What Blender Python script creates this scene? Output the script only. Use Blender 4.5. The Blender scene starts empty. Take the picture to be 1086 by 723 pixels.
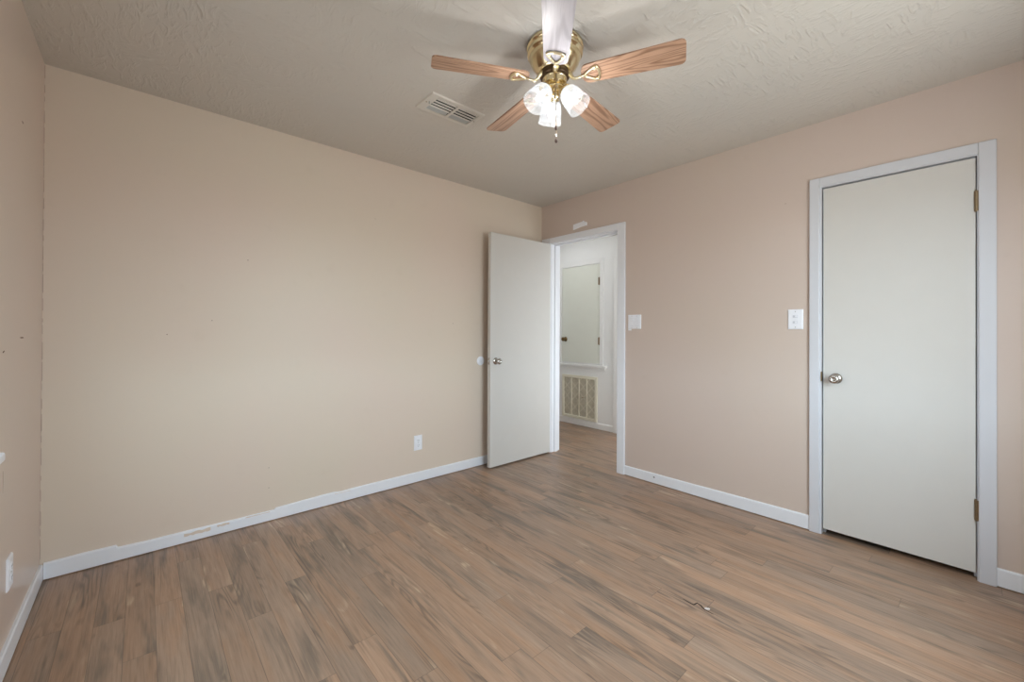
import bpy, bmesh, math, random
from mathutils import Vector, Matrix

random.seed(7)
scene = bpy.context.scene
COL = scene.collection
PI = math.pi
R = math.radians

# ------------------------------------------------------------------ camera
cam_data = bpy.data.cameras.new('camera')
cam_data.sensor_fit = 'HORIZONTAL'
cam_data.sensor_width = 36.0
cam_data.lens = 441.03 / 1086 * 36.0
cam_data.shift_y = -(361.5 - 349.43) / 1086
cam_data.clip_start = 0.02
cam = bpy.data.objects.new('camera', cam_data)
COL.objects.link(cam)
r_ax = Vector((0.74742263, -0.66433147, 0.00480674))
u_ax = Vector((-6.87912405e-03, -5.04239822e-04, 9.99976211e-01))
f_ax = Vector((0.66431325, 0.74743792, 0.0049469))
M3 = Matrix((r_ax, u_ax, -f_ax)).transposed()
cam.matrix_world = Matrix.Translation((0, 0, 1.184)) @ M3.to_4x4()
scene.camera = cam

# ------------------------------------------------------------------ world, lights, exposure
SKY = 17.5           # overcast daylight outside the windows
BULB_W = 1.6         # each bulb of the fan light
HALL_W = 3.5         # unseen light added below the hall ceiling to brighten the hall
HALL_FILL = 17.0      # unseen upright light added at the hall end to brighten the open door
scene.view_settings.view_transform = 'Standard'
scene.view_settings.look = 'None'
scene.view_settings.gamma = 1.0
scene.view_settings.use_curve_mapping = False
scene.view_settings.exposure = 0.0
try:
    scene.cycles.use_denoising = True
    scene.cycles.max_bounces = 14
    scene.cycles.diffuse_bounces = 8
    scene.cycles.caustics_reflective = False
    scene.cycles.caustics_refractive = False
    scene.cycles.sample_clamp_indirect = 6.0
except Exception:
    pass
world = bpy.data.worlds.new('overcast_sky')
scene.world = world
world.use_nodes = True
wb = world.node_tree.nodes['Background']
# overcast sky above the horizon, darker ground below it
_wt = world.node_tree
_tc = _wt.nodes.new('ShaderNodeTexCoord')
_sx = _wt.nodes.new('ShaderNodeSeparateXYZ')
_cr = _wt.nodes.new('ShaderNodeValToRGB')
_mr = _wt.nodes.new('ShaderNodeMapRange')
_mr.inputs[1].default_value = -1.0
_wt.links.new(_tc.outputs['Generated'], _sx.inputs[0])
_wt.links.new(_sx.outputs[2], _mr.inputs[0])
_wt.links.new(_mr.outputs[0], _cr.inputs[0])
_cr.color_ramp.elements[0].position = 0.485
_cr.color_ramp.elements[0].color = (0.45, 0.455, 0.45, 1)
_cr.color_ramp.elements[1].position = 0.515
_cr.color_ramp.elements[1].color = (0.80, 0.91, 1.0, 1)
_wt.links.new(_cr.outputs[0], wb.inputs['Color'])
wb.inputs['Strength'].default_value = SKY


def portal(loc, rot, sx, sy):
    ld = bpy.data.lights.new('window_daylight', 'AREA')
    ld.shape = 'RECTANGLE'
    ld.size = sx
    ld.size_y = sy
    ld.cycles.is_portal = True
    o = bpy.data.objects.new('window_daylight', ld)
    o.location = loc
    o.rotation_euler = rot
    COL.objects.link(o)


# room: x from XL (wall with window, at left) to XR (wall with doors), y from YB (behind the viewer) to YF
XL, XR, YF, YB, H = -0.354, 3.010, 2.9405, -0.46, 2.44
WT = 0.105                       # wall thickness
XH0, XH1 = XR + WT, 4.16         # hall
HY0, HY1 = 1.25, 4.30
# window openings: back wall (x range), left wall (y range)
WB = (0.80, 2.24, 0.72, 2.05)
WL = (0.60, 1.96, 0.80, 2.08)
portal(((WB[0] + WB[1]) / 2, YB - 0.14, (WB[2] + WB[3]) / 2), (R(90), 0, 0), WB[1] - WB[0], WB[3] - WB[2])
portal((XL - 0.14, (WL[0] + WL[1]) / 2, (WL[2] + WL[3]) / 2), (R(90), 0, R(-90)), WL[1] - WL[0], WL[3] - WL[2])
hl = bpy.data.lights.new('hall_top_fill', 'AREA')  # added fill, no fixture around it
hl.shape = 'DISK'
hl.size = 0.6
hl.energy = HALL_W
hl.color = (0.96, 0.98, 1.0)
hlo = bpy.data.objects.new('hall_top_fill', hl)
hlo.location = (3.55, 3.40, 2.40)
COL.objects.link(hlo)
hd = bpy.data.lights.new('hall_end_fill', 'AREA')  # added fill in front of the solid end wall
hd.shape = 'RECTANGLE'
hd.size = 0.8
hd.size_y = 1.95
hd.energy = HALL_FILL
hd.color = (0.95, 0.98, 1.0)
hdo = bpy.data.objects.new('hall_end_fill', hd)
hdo.location = (3.64, HY0 + 0.03, 1.0)
hdo.rotation_euler = (R(90), 0, R(180))
COL.objects.link(hdo)


# ------------------------------------------------------------------ material helpers
def srgb(r, g, b):
    def c(v):
        v /= 255.0
        return v / 12.92 if v <= 0.04045 else ((v + 0.055) / 1.055) ** 2.4
    return (c(r), c(g), c(b), 1.0)


class NT:
    def __init__(self, name):
        self.m = bpy.data.materials.new(name)
        self.m.use_nodes = True
        self.t = self.m.node_tree
        self.b = self.t.nodes['Principled BSDF']
        self.out = self.t.nodes['Material Output']

    def n(self, typ, **kw):
        nd = self.t.nodes.new(typ)
        for k, v in kw.items():
            setattr(nd, k, v)
        return nd

    def l(self, a, b):
        self.t.links.new(a, b)

    def inp(self, nd, key, v):
        s = nd.inputs[key]
        if hasattr(v, 'links') or isinstance(v, bpy.types.NodeSocket):
            self.l(v, s)
        else:
            s.default_value = v

    def math(self, op, a, b=0.0, c=0.0):
        nd = self.n('ShaderNodeMath', operation=op)
        self.inp(nd, 0, a)
        self.inp(nd, 1, b)
        self.inp(nd, 2, c)
        return nd.outputs[0]

    def comb(self, x, y, z=0.0):
        nd = self.n('ShaderNodeCombineXYZ')
        self.inp(nd, 0, x)
        self.inp(nd, 1, y)
        self.inp(nd, 2, z)
        return nd.outputs[0]

    def obj(self):
        return self.n('ShaderNodeTexCoord').outputs['Object']

    def sep(self, v):
        nd = self.n('ShaderNodeSeparateXYZ')
        self.l(v, nd.inputs[0])
        return nd.outputs

    def mapping(self, v, scale=(1, 1, 1), loc=(0, 0, 0), rot=(0, 0, 0)):
        nd = self.n('ShaderNodeMapping')
        self.l(v, nd.inputs['Vector'])
        nd.inputs['Scale'].default_value = scale
        nd.inputs['Location'].default_value = loc
        nd.inputs['Rotation'].default_value = rot
        return nd.outputs[0]

    def noise(self, v, scale=5.0, detail=3.0, rough=0.5, dist=0.0):
        nd = self.n('ShaderNodeTexNoise')
        self.l(v, nd.inputs['Vector'])
        nd.inputs['Scale'].default_value = scale
        nd.inputs['Detail'].default_value = detail
        nd.inputs['Roughness'].default_value = rough
        nd.inputs['Distortion'].default_value = dist
        return nd.outputs[0]

    def mix(self, f, a, b, blend='MIX'):
        nd = self.n('ShaderNodeMix', data_type='RGBA', blend_type=blend)
        self.inp(nd, 0, f)
        self.inp(nd, 6, a)
        self.inp(nd, 7, b)
        return nd.outputs[2]

    def range(self, v, a, b, c=0.0, d=1.0):
        nd = self.n('ShaderNodeMapRange')
        nd.clamp = True
        self.inp(nd, 0, v)
        for i, q in enumerate((a, b, c, d)):
            nd.inputs[i + 1].default_value = q
        return nd.outputs[0]

    def bump(self, h, strength=0.2, dist=0.002):
        nd = self.n('ShaderNodeBump')
        nd.inputs['Strength'].default_value = strength
        nd.inputs['Distance'].default_value = dist
        self.l(h, nd.inputs['Height'])
        self.l(nd.outputs[0], self.b.inputs['Normal'])

    def set(self, **kw):
        for k, v in kw.items():
            self.inp(self.b, k.replace('_', ' '), v)
        return self.m


def plain(name, col, rough=0.5, metal=0.0, spec=0.5, bumpy=0.0, bscale=120.0):
    t = NT(name)
    v = t.obj()
    n = t.noise(v, 9.0, 3.0)
    c = t.mix(t.range(n, 0.3, 0.7, 0.0, 0.06), col, (col[0] * 0.75, col[1] * 0.75, col[2] * 0.75, 1))
    t.set(Base_Color=c, Roughness=rough, Metallic=metal)
    t.b.inputs['Specular IOR Level'].default_value = spec
    if bumpy:
        t.bump(t.noise(v, bscale, 2.0), bumpy, 0.001)
    return t.m


def wall_paint(name, col, alt, rough=0.42, patch=None):
    """roller paint over orange-peel drywall texture, with faint uneven areas of paint"""
    t = NT(name)
    v = t.obj()
    big = t.noise(v, 0.9, 2.0, 0.5)
    c = t.mix(t.range(big, 0.40, 0.62, 0.0, 0.7), col, alt)
    sm = t.noise(v, 7.0, 4.0, 0.6)
    c = t.mix(t.range(sm, 0.62, 0.80, 0.0, 0.10), c, (col[0] * 0.7, col[1] * 0.66, col[2] * 0.6, 1))
    if patch:
        (y0, y1, z0, z1), pc = patch
        s = t.sep(v)
        wob = t.math('MULTIPLY', t.math('SUBTRACT', t.noise(v, 14.0, 2.0), 0.5), 0.05)
        zz = t.math('ADD', s[2], wob)
        m = t.math('MULTIPLY', t.range(zz, z0 - 0.012, z0 + 0.012), t.range(zz, z1 - 0.03, z1 + 0.03, 1.0, 0.0))
        m = t.math('MULTIPLY', m, t.math('MULTIPLY', t.range(s[1], y0 - 0.02, y0 + 0.02), t.range(s[1], y1 - 0.02, y1 + 0.02, 1.0, 0.0)))
        c = t.mix(t.math('MULTIPLY', m, 0.6), c, pc)
    t.set(Base_Color=c, Roughness=rough)
    t.b.inputs['Specular IOR Level'].default_value = 0.35
    peel = t.math('ADD', t.noise(v, 150.0, 2.0, 0.5), t.math('MULTIPLY', t.noise(v, 35.0, 2.0, 0.5), 0.7))
    t.bump(peel, 0.22, 0.0012)
    return t.m


M = {}
M['wall_beige'] = wall_paint('beige_paint', srgb(215, 202, 186), srgb(217, 200, 187))
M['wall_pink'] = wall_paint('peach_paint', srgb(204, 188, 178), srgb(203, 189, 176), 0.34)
M['wall_rose'] = wall_paint('rose_beige_paint', srgb(210, 192, 180), srgb(206, 192, 178), 0.28)
M['wall_white'] = wall_paint('hall_white_paint', srgb(236, 236, 235), srgb(232, 233, 233), 0.45)
M['trim'] = plain('white_trim_enamel', srgb(206, 208, 214), 0.35, bumpy=0.08, bscale=60)
M['base'] = plain('white_baseboard_enamel', srgb(230, 233, 239), 0.35, bumpy=0.08, bscale=60)
M['door'] = plain('cream_door_enamel', srgb(207, 205, 201), 0.34, bumpy=0.06, bscale=40)
M['hall_door'] = plain('grey_white_door_enamel', srgb(222, 224, 214), 0.4)
M['plastic'] = plain('white_plastic', srgb(236, 238, 244), 0.3)
M['plastic_dark'] = plain('slot_black', srgb(40, 40, 42), 0.5)
M['brass'] = plain('polished_brass', srgb(233, 217, 178), 0.2, 1.0)
M['brass_pale'] = plain('pale_brass', srgb(240, 228, 194), 0.28, 1.0)
M['brass_dark'] = plain('aged_brass', srgb(150, 132, 106), 0.38, 1.0)
M['nickel'] = plain('worn_nickel', srgb(190, 186, 181), 0.2, 1.0)
M['antique'] = plain('antique_brass', srgb(120, 100, 70), 0.3, 1.0)
M['dark_metal'] = plain('dark_motor', srgb(84, 66, 46), 0.4, 0.7)
M['bead'] = plain('dark_wood_bead', srgb(70, 48, 40), 0.4)
M['vent'] = plain('vent_enamel', srgb(216, 212, 204), 0.4)
M['vent_slat'] = plain('vent_slat_grey', srgb(176, 178, 176), 0.4)
M['duct'] = plain('duct_dark', srgb(40, 38, 36), 0.8)
M['grille'] = plain('grille_cream', srgb(226, 222, 204), 0.45)
M['scuff'] = plain('scuff_dark', srgb(110, 80, 66), 0.8)
M['nail'] = plain('nail_hole', srgb(96, 92, 90), 0.8)
M['chip_pale'] = plain('pale_laminate_core', srgb(206, 200, 198), 0.6)
M['chip_dark'] = plain('crack_dark', srgb(62, 54, 50), 0.8)
M['plastic_shade'] = plain('plastic_shade', srgb(208, 212, 220), 0.35)
M['hall_trim'] = plain('hall_trim_white', srgb(234, 234, 233), 0.4)
M['dark'] = plain('closet_dark', srgb(120, 110, 100), 0.8)
M['caulk'] = plain('corner_seam', srgb(186, 166, 154), 0.8)


def mat_ceiling():
    t = NT('brushed_ceiling_texture')
    v = t.obj()
    big = t.noise(v, 0.8, 2.0)
    c = t.mix(t.range(big, 0.35, 0.65), srgb(208, 203, 195), srgb(205, 202, 196))
    t.set(Base_Color=c, Roughness=0.6)
    t.b.inputs['Specular IOR Level'].default_value = 0.25
    a = t.noise(t.mapping(v, (10, 34, 10), rot=(0, 0, R(25))), 1.0, 3.0, 0.55, 1.2)
    b = t.noise(t.mapping(v, (30, 11, 10), rot=(0, 0, R(-15))), 1.0, 3.0, 0.55, 1.2)
    sel = t.range(t.noise(v, 3.0, 1.0), 0.42, 0.58)
    nd = t.n('ShaderNodeMix', data_type='FLOAT')
    t.l(sel, nd.inputs[0])
    t.l(a, nd.inputs[2])
    t.l(b, nd.inputs[3])
    h = t.range(nd.outputs[0], 0.48, 0.75)
    t.bump(h, 0.65, 0.004)
    return t.m


def mat_floor():
    """laminate strips running along Y: per-strip tone, long grain, cathedral figure, grey streaks, seams"""
    t = NT('laminate_planks')
    v = t.obj()
    s = t.sep(v)
    W, L = 0.0925, 1.22
    u = t.math('DIVIDE', t.math('ADD', s[0], 0.045 + 100 * W), W)
    row = t.math('FLOOR', u)
    fu = t.math('FRACT', u)
    w1 = t.n('ShaderNodeTexWhiteNoise', noise_dimensions='1D')
    t.l(row, w1.inputs['W'])
    vv = t.math('DIVIDE', t.math('ADD', s[1], t.math('ADD', t.math('MULTIPLY', w1.outputs['Value'], L), 20 * L)), L)
    idx = t.math('FLOOR', vv)
    fv = t.math('FRACT', vv)
    w2 = t.n('ShaderNodeTexWhiteNoise', noise_dimensions='2D')
    t.l(t.comb(row, idx), w2.inputs['Vector'])
    rr = t.n('ShaderNodeSeparateColor')
    t.l(w2.outputs['Color'], rr.inputs[0])
    r1, r2, r3 = rr.outputs[0], rr.outputs[1], rr.outputs[2]
    # grain space: shifted per strip
    gx = t.math('ADD', s[0], t.math('MULTIPLY', r1, 17.0))
    gy = t.math('ADD', s[1], t.math('MULTIPLY', r2, 23.0))
    g = t.comb(gx, gy, t.math('MULTIPLY', r3, 9.0))
    fine = t.noise(t.mapping(g, (170, 5.5, 1)), 1.0, 5.0, 0.65, 0.3)
    med = t.noise(t.mapping(g, (26, 1.5, 1)), 1.0, 4.0, 0.6, 0.5)
    blot = t.noise(t.mapping(g, (13, 1.6, 1)), 1.0, 3.0, 0.55, 0.4)
    fig = t.noise(t.mapping(g, (11, 1.1, 1)), 1.0, 1.5, 0.5, 0.25)
    rings = t.math('SINE', t.math('MULTIPLY', fig, 95.0))
    rings = t.range(rings, -0.2, 1.0)
    figmask = t.range(t.noise(t.mapping(g, (9, 1.3, 1), loc=(3.3, 1.7, 0)), 1.0, 1.0), 0.52, 0.66)
    knot = t.noise(t.mapping(g, (22, 9, 1), loc=(7, 2, 0)), 1.0, 1.0, 0.4)
    tan = srgb(168, 135, 110)
    org = srgb(168, 129, 99)
    gry = srgb(151, 128, 110)
    c = t.mix(t.range(r3, 0.0, 1.0), tan, gry)
    c = t.mix(t.range(blot, 0.52, 0.70, 0.0, 0.75), c, org)
    c = t.mix(t.range(blot, 0.47, 0.33, 0.0, 0.9), c, srgb(112, 98, 86))
    c = t.mix(t.range(med, 0.54, 0.75, 0.0, 0.42), c, srgb(106, 88, 74))
    c = t.mix(t.range(med, 0.44, 0.28, 0.0, 0.35), c, srgb(174, 147, 124))
    c = t.mix(t.math('MULTIPLY', t.math('MULTIPLY', rings, figmask), 0.60), c, srgb(84, 70, 58))
    core = t.range(t.noise(t.mapping(g, (16, 2.6, 1), loc=(1.3, 5.7, 0)), 1.0, 2.0, 0.5, 0.8), 0.64, 0.74)
    c = t.mix(t.math('MULTIPLY', t.math('MULTIPLY', core, t.math('SUBTRACT', 1.0, rings)), 0.65), c, srgb(206, 182, 154))
    c = t.mix(t.range(fine, 0.50, 0.78, 0.0, 0.50), c, srgb(92, 74, 60))
    c = t.mix(t.range(fine, 0.48, 0.25, 0.0, 0.40), c, srgb(184, 158, 134))
    c = t.mix(t.range(knot, 0.74, 0.82, 0.0, 0.55), c, srgb(84, 62, 48))
    tone = t.range(r1, 0.0, 1.0, 0.88, 1.07)
    c = t.mix(1.0, c, t.comb(tone, tone, tone), 'MULTIPLY')
    # seams
    eu = t.math('MULTIPLY', t.math('MINIMUM', fu, t.math('SUBTRACT', 1.0, fu)), W)
    ev = t.math('MULTIPLY', t.math('MINIMUM', fv, t.math('SUBTRACT', 1.0, fv)), L)
    e = t.math('MINIMUM', eu, ev)
    seam = t.range(e, 0.0004, 0.0016, 1.0, 0.0)
    c = t.mix(t.math('MULTIPLY', seam, 0.55), c, srgb(58, 44, 36))
    t.set(Base_Color=c)
    ro = t.range(fine, 0.3, 0.7, 0.36, 0.48)
    t.l(ro, t.b.inputs['Roughness'])
    t.b.inputs['Specular IOR Level'].default_value = 1.0
    h = t.math('SUBTRACT', t.math('MULTIPLY', fine, 0.25), t.math('MULTIPLY', seam, 1.0))
    t.bump(h, 0.35, 0.0008)
    return t.m


def mat_blade(name, light, dark, amt):
    t = NT(name)
    v = t.obj()
    oi = t.n('ShaderNodeObjectInfo')
    sh = t.comb(t.math('MULTIPLY', oi.outputs['Random'], 20.0), t.math('MULTIPLY', oi.outputs['Random'], 7.0), 0.0)
    va = t.n('ShaderNodeVectorMath', operation='ADD')
    t.l(v, va.inputs[0])
    t.l(sh, va.inputs[1])
    g = va.outputs[0]
    fig = t.noise(t.mapping(g, (1.4, 10, 1)), 1.0, 1.5, 0.5, 0.3)
    rings = t.range(t.math('SINE', t.math('MULTIPLY', fig, 75.0)), 0.0, 1.0)
    fine = t.noise(t.mapping(g, (10, 260, 1)), 1.0, 4.0, 0.6)
    c = t.mix(t.math('MULTIPLY', rings, amt), light, dark)
    c = t.mix(t.range(fine, 0.5, 0.75, 0.0, amt * 0.8), c, dark)
    t.set(Base_Color=c, Roughness=0.35)
    return t.m


M['ceiling'] = mat_ceiling()
M['floor'] = mat_floor()
M['oak'] = mat_blade('oak_blade', srgb(186, 150, 125), srgb(112, 78, 56), 0.65)
M['oak_glare'] = mat_blade('glare_blade', srgb(200, 196, 203), srgb(158, 153, 160), 0.5)  # glare on the front blade, put into its wood colour


def mat_emit(name, col, strength):
    t = NT(name)
    t.set(Base_Color=(0.9, 0.9, 0.9, 1), Roughness=0.3)
    t.b.inputs['Emission Color'].default_value = col
    t.b.inputs['Emission Strength'].default_value = strength
    return t.m


def mat_frost():
    """ribbed frosted shade glass: lets light through, paler towards the fitter where the frosting is denser"""
    t = NT('ribbed_frosted_glass')
    v = t.obj()
    tr = t.n('ShaderNodeBsdfTransparent')
    tr.inputs[0].default_value = (0.96, 0.98, 1.0, 1)
    tl = t.n('ShaderNodeBsdfTranslucent')
    tl.inputs[0].default_value = (0.93, 0.95, 0.97, 1)
    gl = t.n('ShaderNodeBsdfGlossy')
    gl.inputs['Roughness'].default_value = 0.12
    df = t.n('ShaderNodeBsdfDiffuse')
    df.inputs[0].default_value = (0.9, 0.92, 0.94, 1)
    m0 = t.n('ShaderNodeMixShader')
    m0.inputs[0].default_value = 0.4
    t.l(tl.outputs[0], m0.inputs[1])
    t.l(df.outputs[0], m0.inputs[2])
    s = t.sep(v)
    frost = t.range(s[2], 0.022, 0.075, 0.50, 0.11)
    ang = t.math('ARCTAN2', s[1], s[0])
    rib = t.range(t.math('SINE', t.math('MULTIPLY', ang, 40.0)), -1.0, 1.0, -0.07, 0.10)
    m1 = t.n('ShaderNodeMixShader')
    t.l(t.math('ADD', frost, rib), m1.inputs[0])
    t.l(tr.outputs[0], m1.inputs[1])
    t.l(m0.outputs[0], m1.inputs[2])
    m2 = t.n('ShaderNodeMixShader')
    m2.inputs[0].default_value = 0.07
    t.l(m1.outputs[0], m2.inputs[1])
    t.l(gl.outputs[0], m2.inputs[2])
    t.l(m2.outputs[0], t.out.inputs[0])
    return t.m


def mat_pane():
    t = NT('window_pane')
    tr = t.n('ShaderNodeBsdfTransparent')
    tr.inputs[0].default_value = (0.95, 0.97, 0.97, 1)
    gl = t.n('ShaderNodeBsdfGlossy')
    gl.inputs['Roughness'].default_value = 0.02
    m = t.n('ShaderNodeMixShader')
    m.inputs[0].default_value = 0.06
    t.l(tr.outputs[0], m.inputs[1])
    t.l(gl.outputs[0], m.inputs[2])
    t.l(m.outputs[0], t.out.inputs[0])
    return t.m


def mat_filter():
    """return-air filter seen behind the bars: pleated grey-beige cloth crossed by a diamond wire mesh"""
    t = NT('filter_mesh')
    v = t.obj()
    s = t.sep(v)
    a = t.math('FRACT', t.math('MULTIPLY', t.math('ADD', s[1], s[2]), 7.5))
    b = t.math('FRACT', t.math('MULTIPLY', t.math('SUBTRACT', s[1], s[2]), 7.5))
    la = t.range(t.math('ABSOLUTE', t.math('SUBTRACT', a, 0.5)), 0.02, 0.09, 1.0, 0.0)
    lb = t.range(t.math('ABSOLUTE', t.math('SUBTRACT', b, 0.5)), 0.02, 0.09, 1.0, 0.0)
    n = t.noise(v, 20.0, 3.0)
    c = t.mix(t.range(n, 0.3, 0.7), srgb(176, 170, 152), srgb(194, 188, 168))
    c = t.mix(t.math('MULTIPLY', t.math('MAXIMUM', la, lb), 0.7), c, srgb(216, 212, 196))
    t.set(Base_Color=c, Roughness=0.8)
    return t.m


M['bulb'] = mat_emit('lit_bulb', (1.0, 0.98, 0.95, 1), 1.8)
M['blocker'] = plain('light_blocker_cloth', srgb(222, 216, 204), 0.8)
M['frost'] = mat_frost()
M['pane'] = mat_pane()
M['filter'] = mat_filter()


# ------------------------------------------------------------------ mesh helpers
def box(bm, x0, x1, y0, y1, z0, z1, bev=0.0):
    vs = [bm.verts.new((x, y, z)) for x in (x0, x1) for y in (y0, y1) for z in (z0, z1)]
    fs = [(0, 1, 3, 2), (4, 6, 7, 5), (0, 4, 5, 1), (2, 3, 7, 6), (0, 2, 6, 4), (1, 5, 7, 3)]
    nf = [bm.faces.new([vs[i] for i in f]) for f in fs]
    if bev:
        es = list({e for f in nf for e in f.edges})
        bmesh.ops.bevel(bm, geom=es, offset=bev, segments=2, profile=0.5, affect='EDGES')


def prism(bm, pts, mapf, d0, d1):
    """polygon pts (a, b) swept from depth d0 to d1; mapf(a, b, d) -> xyz"""
    A = [bm.verts.new(mapf(a, b, d0)) for a, b in pts]
    B = [bm.verts.new(mapf(a, b, d1)) for a, b in pts]
    n = len(pts)
    bm.faces.new(A)
    bm.faces.new(B[::-1])
    for i in range(n):
        bm.faces.new((A[i], B[i], B[(i + 1) % n], A[(i + 1) % n]))


def lathe(bm, prof, mat=None, seg=32):
    """prof = [(r, z)] spun about local z, placed by matrix"""
    mat = mat or Matrix.Identity(4)
    rings = []
    for r, z in prof:
        if r < 1e-6:
            rings.append([bm.verts.new(mat @ Vector((0, 0, z)))])
        else:
            rings.append([bm.verts.new(mat @ Vector((r * math.cos(2 * PI * i / seg), r * math.sin(2 * PI * i / seg), z))) for i in range(seg)])
    for a, b in zip(rings, rings[1:]):
        for i in range(seg):
            j = (i + 1) % seg
            if len(a) == 1 and len(b) == 1:
                continue
            if len(a) == 1:
                bm.faces.new((a[0], b[i], b[j]))
            elif len(b) == 1:
                bm.faces.new((a[i], a[j], b[0]))
            else:
                bm.faces.new((a[i], a[j], b[j], b[i]))


def tube(bm, pts, rad, seg=10, flat=1.0, closed=False):
    """round (or flattened) bar along a path; rad number or list"""
    pts = [Vector(p) for p in pts]
    n = len(pts)
    rings = []
    up0 = Vector((0, 0, 1))
    for i, p in enumerate(pts):
        if closed:
            d = pts[(i + 1) % n] - pts[i - 1]
        else:
            d = pts[min(i + 1, n - 1)] - pts[max(i - 1, 0)]
        d.normalize()
        up = up0 if abs(d.dot(up0)) < 0.95 else Vector((1, 0, 0))
        a = d.cross(up).normalized()
        b = a.cross(d).normalized()
        r = rad[i] if isinstance(rad, (list, tuple)) else rad
        rings.append([bm.verts.new(p + a * r * math.cos(2 * PI * k / seg) + b * r * flat * math.sin(2 * PI * k / seg)) for k in range(seg)])
    m = n if closed else n - 1
    for i in range(m):
        A, B = rings[i], rings[(i + 1) % n]
        for k in range(seg):
            bm.faces.new((A[k], A[(k + 1) % seg], B[(k + 1) % seg], B[k]))
    if not closed:
        bm.faces.new(rings[0][::-1])
        bm.faces.new(rings[-1])


def obj(name, bm, mat, parent=None, smooth=False, loc=None, autosmooth=None):
    bmesh.ops.recalc_face_normals(bm, faces=bm.faces)
    me = bpy.data.meshes.new(name)
    bm.to_mesh(me)
    bm.free()
    me.materials.append(M[mat] if isinstance(mat, str) else mat)
    if smooth:
        for p in me.polygons:
            p.use_smooth = True
        if autosmooth:
            try:
                me.set_sharp_from_angle(angle=R(autosmooth))
            except Exception:
                pass
    o = bpy.data.objects.new(name, me)
    COL.objects.link(o)
    if parent:
        o.parent = parent
    if loc:
        o.location = loc
    return o


def tag(o, label, cat, group=None, kind=None):
    o['label'] = label
    o['category'] = cat
    if group:
        o['group'] = group
    if kind:
        o['kind'] = kind
    return o


def thing(name, loc, label, cat, group=None, kind=None):
    o = bpy.data.objects.new(name, None)
    COL.objects.link(o)
    o.location = loc
    o.empty_display_size = 0.05
    return tag(o, label, cat, group, kind)


def nb():
    return bmesh.new()


def struct(name, bm, mat, label, cat):
    o = obj(name, bm, mat)
    return tag(o, label, cat, None, 'structure')


# ------------------------------------------------------------------ room shell
OP = (2.016, 2.818, 2.063)      # rough doorway opening y0, y1, top
CL = (-0.010, 0.640, 2.063)     # rough closet opening

b = nb()
box(b, XL - 0.12, XH1 + 0.1, YB - 0.12, HY1 + 0.1, -0.06, 0.0)
floor = struct('floor', b, 'floor', 'brown and grey wood-look laminate floor running through the room and hall', 'floor')
b = nb()
VX0, VX1, VY0, VY1 = 1.127, 1.480, 1.902, 2.093          # air vent flange
ix0, ix1, iy0, iy1 = VX0 + 0.050, VX1 - 0.028, VY0 + 0.028, VY1 - 0.030
box(b, XL - 0.12, ix0, YB - 0.12, HY1 + 0.1, H, H + 0.08)
box(b, ix1, XH1 + 0.1, YB - 0.12, HY1 + 0.1, H, H + 0.08)
box(b, ix0, ix1, YB - 0.12, iy0, H, H + 0.08)
box(b, ix0, ix1, iy1, HY1 + 0.1, H, H + 0.08)
struct('ceiling', b, 'ceiling', 'off-white textured ceiling above the room', 'ceiling')

b = nb()                                                     # long beige wall facing the viewer's left
box(b, XL - 0.12, XR, YF, YF + 0.1, 0, H)
wall_far = struct('wall_left', b, 'wall_beige', 'long bare beige wall left of the open door', 'wall')

b = nb()                                                     # wall with the two doors
box(b, XR, XH0, YB - 0.1, CL[0], 0, H)
box(b, XR, XH0, CL[1], OP[0], 0, H)
box(b, XR, XH0, OP[1], YF + 0.1, 0, H)
box(b, XR, XH0, CL[0], CL[1], CL[2], H)
box(b, XR, XH0, OP[0], OP[1], OP[2], H)
wall_right = struct('wall_right', b, 'wall_pink', 'peach wall holding the doorway and the closed closet door', 'wall')


def holed(bm, axis, p0, p1, a0, a1, h):
    """wall slab between p0 and p1 on axis, along a0..a1, with one window hole h = (lo, hi, z0, z1)"""
    def bx(s0, s1, z0, z1):
        if axis == 'x':
            box(bm, p0, p1, s0, s1, z0, z1)
        else:
            box(bm, s0, s1, p0, p1, z0, z1)
    bx(a0, h[0], 0, H)
    bx(h[1], a1, 0, H)
    bx(h[0], h[1], 0, h[2])
    bx(h[0], h[1], h[3], H)


b = nb()
holed(b, 'x', XL - 0.12, XL, YB - 0.1, YF, WL)
wall_win = struct('wall_near_left', b, 'wall_rose', 'narrow strip of rose-beige wall at the left edge with an outlet and window sill', 'wall')
b = nb()
holed(b, 'y', YB - 0.12, YB, XL, XR, WB)
struct('wall_back', b, 'wall_beige', 'wall with the wide window behind the viewer', 'wall')

# hall and closet shells
b = nb()
box(b, XH1, XH1 + 0.1, HY0 - 0.1, HY1 + 0.1, 0, H)
hall_wall = struct('wall_hall', b, 'wall_white', 'white hall wall seen through the open doorway', 'wall')
b = nb()
box(b, XH0, XH1, HY0 - 0.1, HY0, 0, H)
struct('wall_hall_near', b, 'wall_white', 'white end wall of the hall hidden behind the closet', 'wall')
b = nb()
box(b, XH0, XH1, HY1, HY1 + 0.1, 0, H)
struct('wall_hall_far', b, 'wall_white', 'white end wall of the hall beyond the open door', 'wall')
b = nb()
box(b, XR, XH0, YF + 0.1, HY1 + 0.1, 0, H)
box(b, XH0, XH0 + 0.006, OP[1] + 0.05, HY1, 0, H)
box(b, XH0, XH0 + 0.006, HY0, OP[0] - 0.05, 0, H)
box(b, XH0, XH0 + 0.006, OP[0] - 0.05, OP[1] + 0.05, OP[2] + 0.05, H)
struct('wall_hall_side', b, 'wall_white', 'white hall side of the doorway wall', 'wall')
b = nb()
box(b, XH0 + 0.60, XH0 + 0.66, YB - 0.1, 1.15, 0, H)
box(b, XH0, XH0 + 0.60, YB - 0.12, YB, 0, H)
box(b, XH0, XH0 + 0.60, 1.09, 1.15, 0, H)
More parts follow.
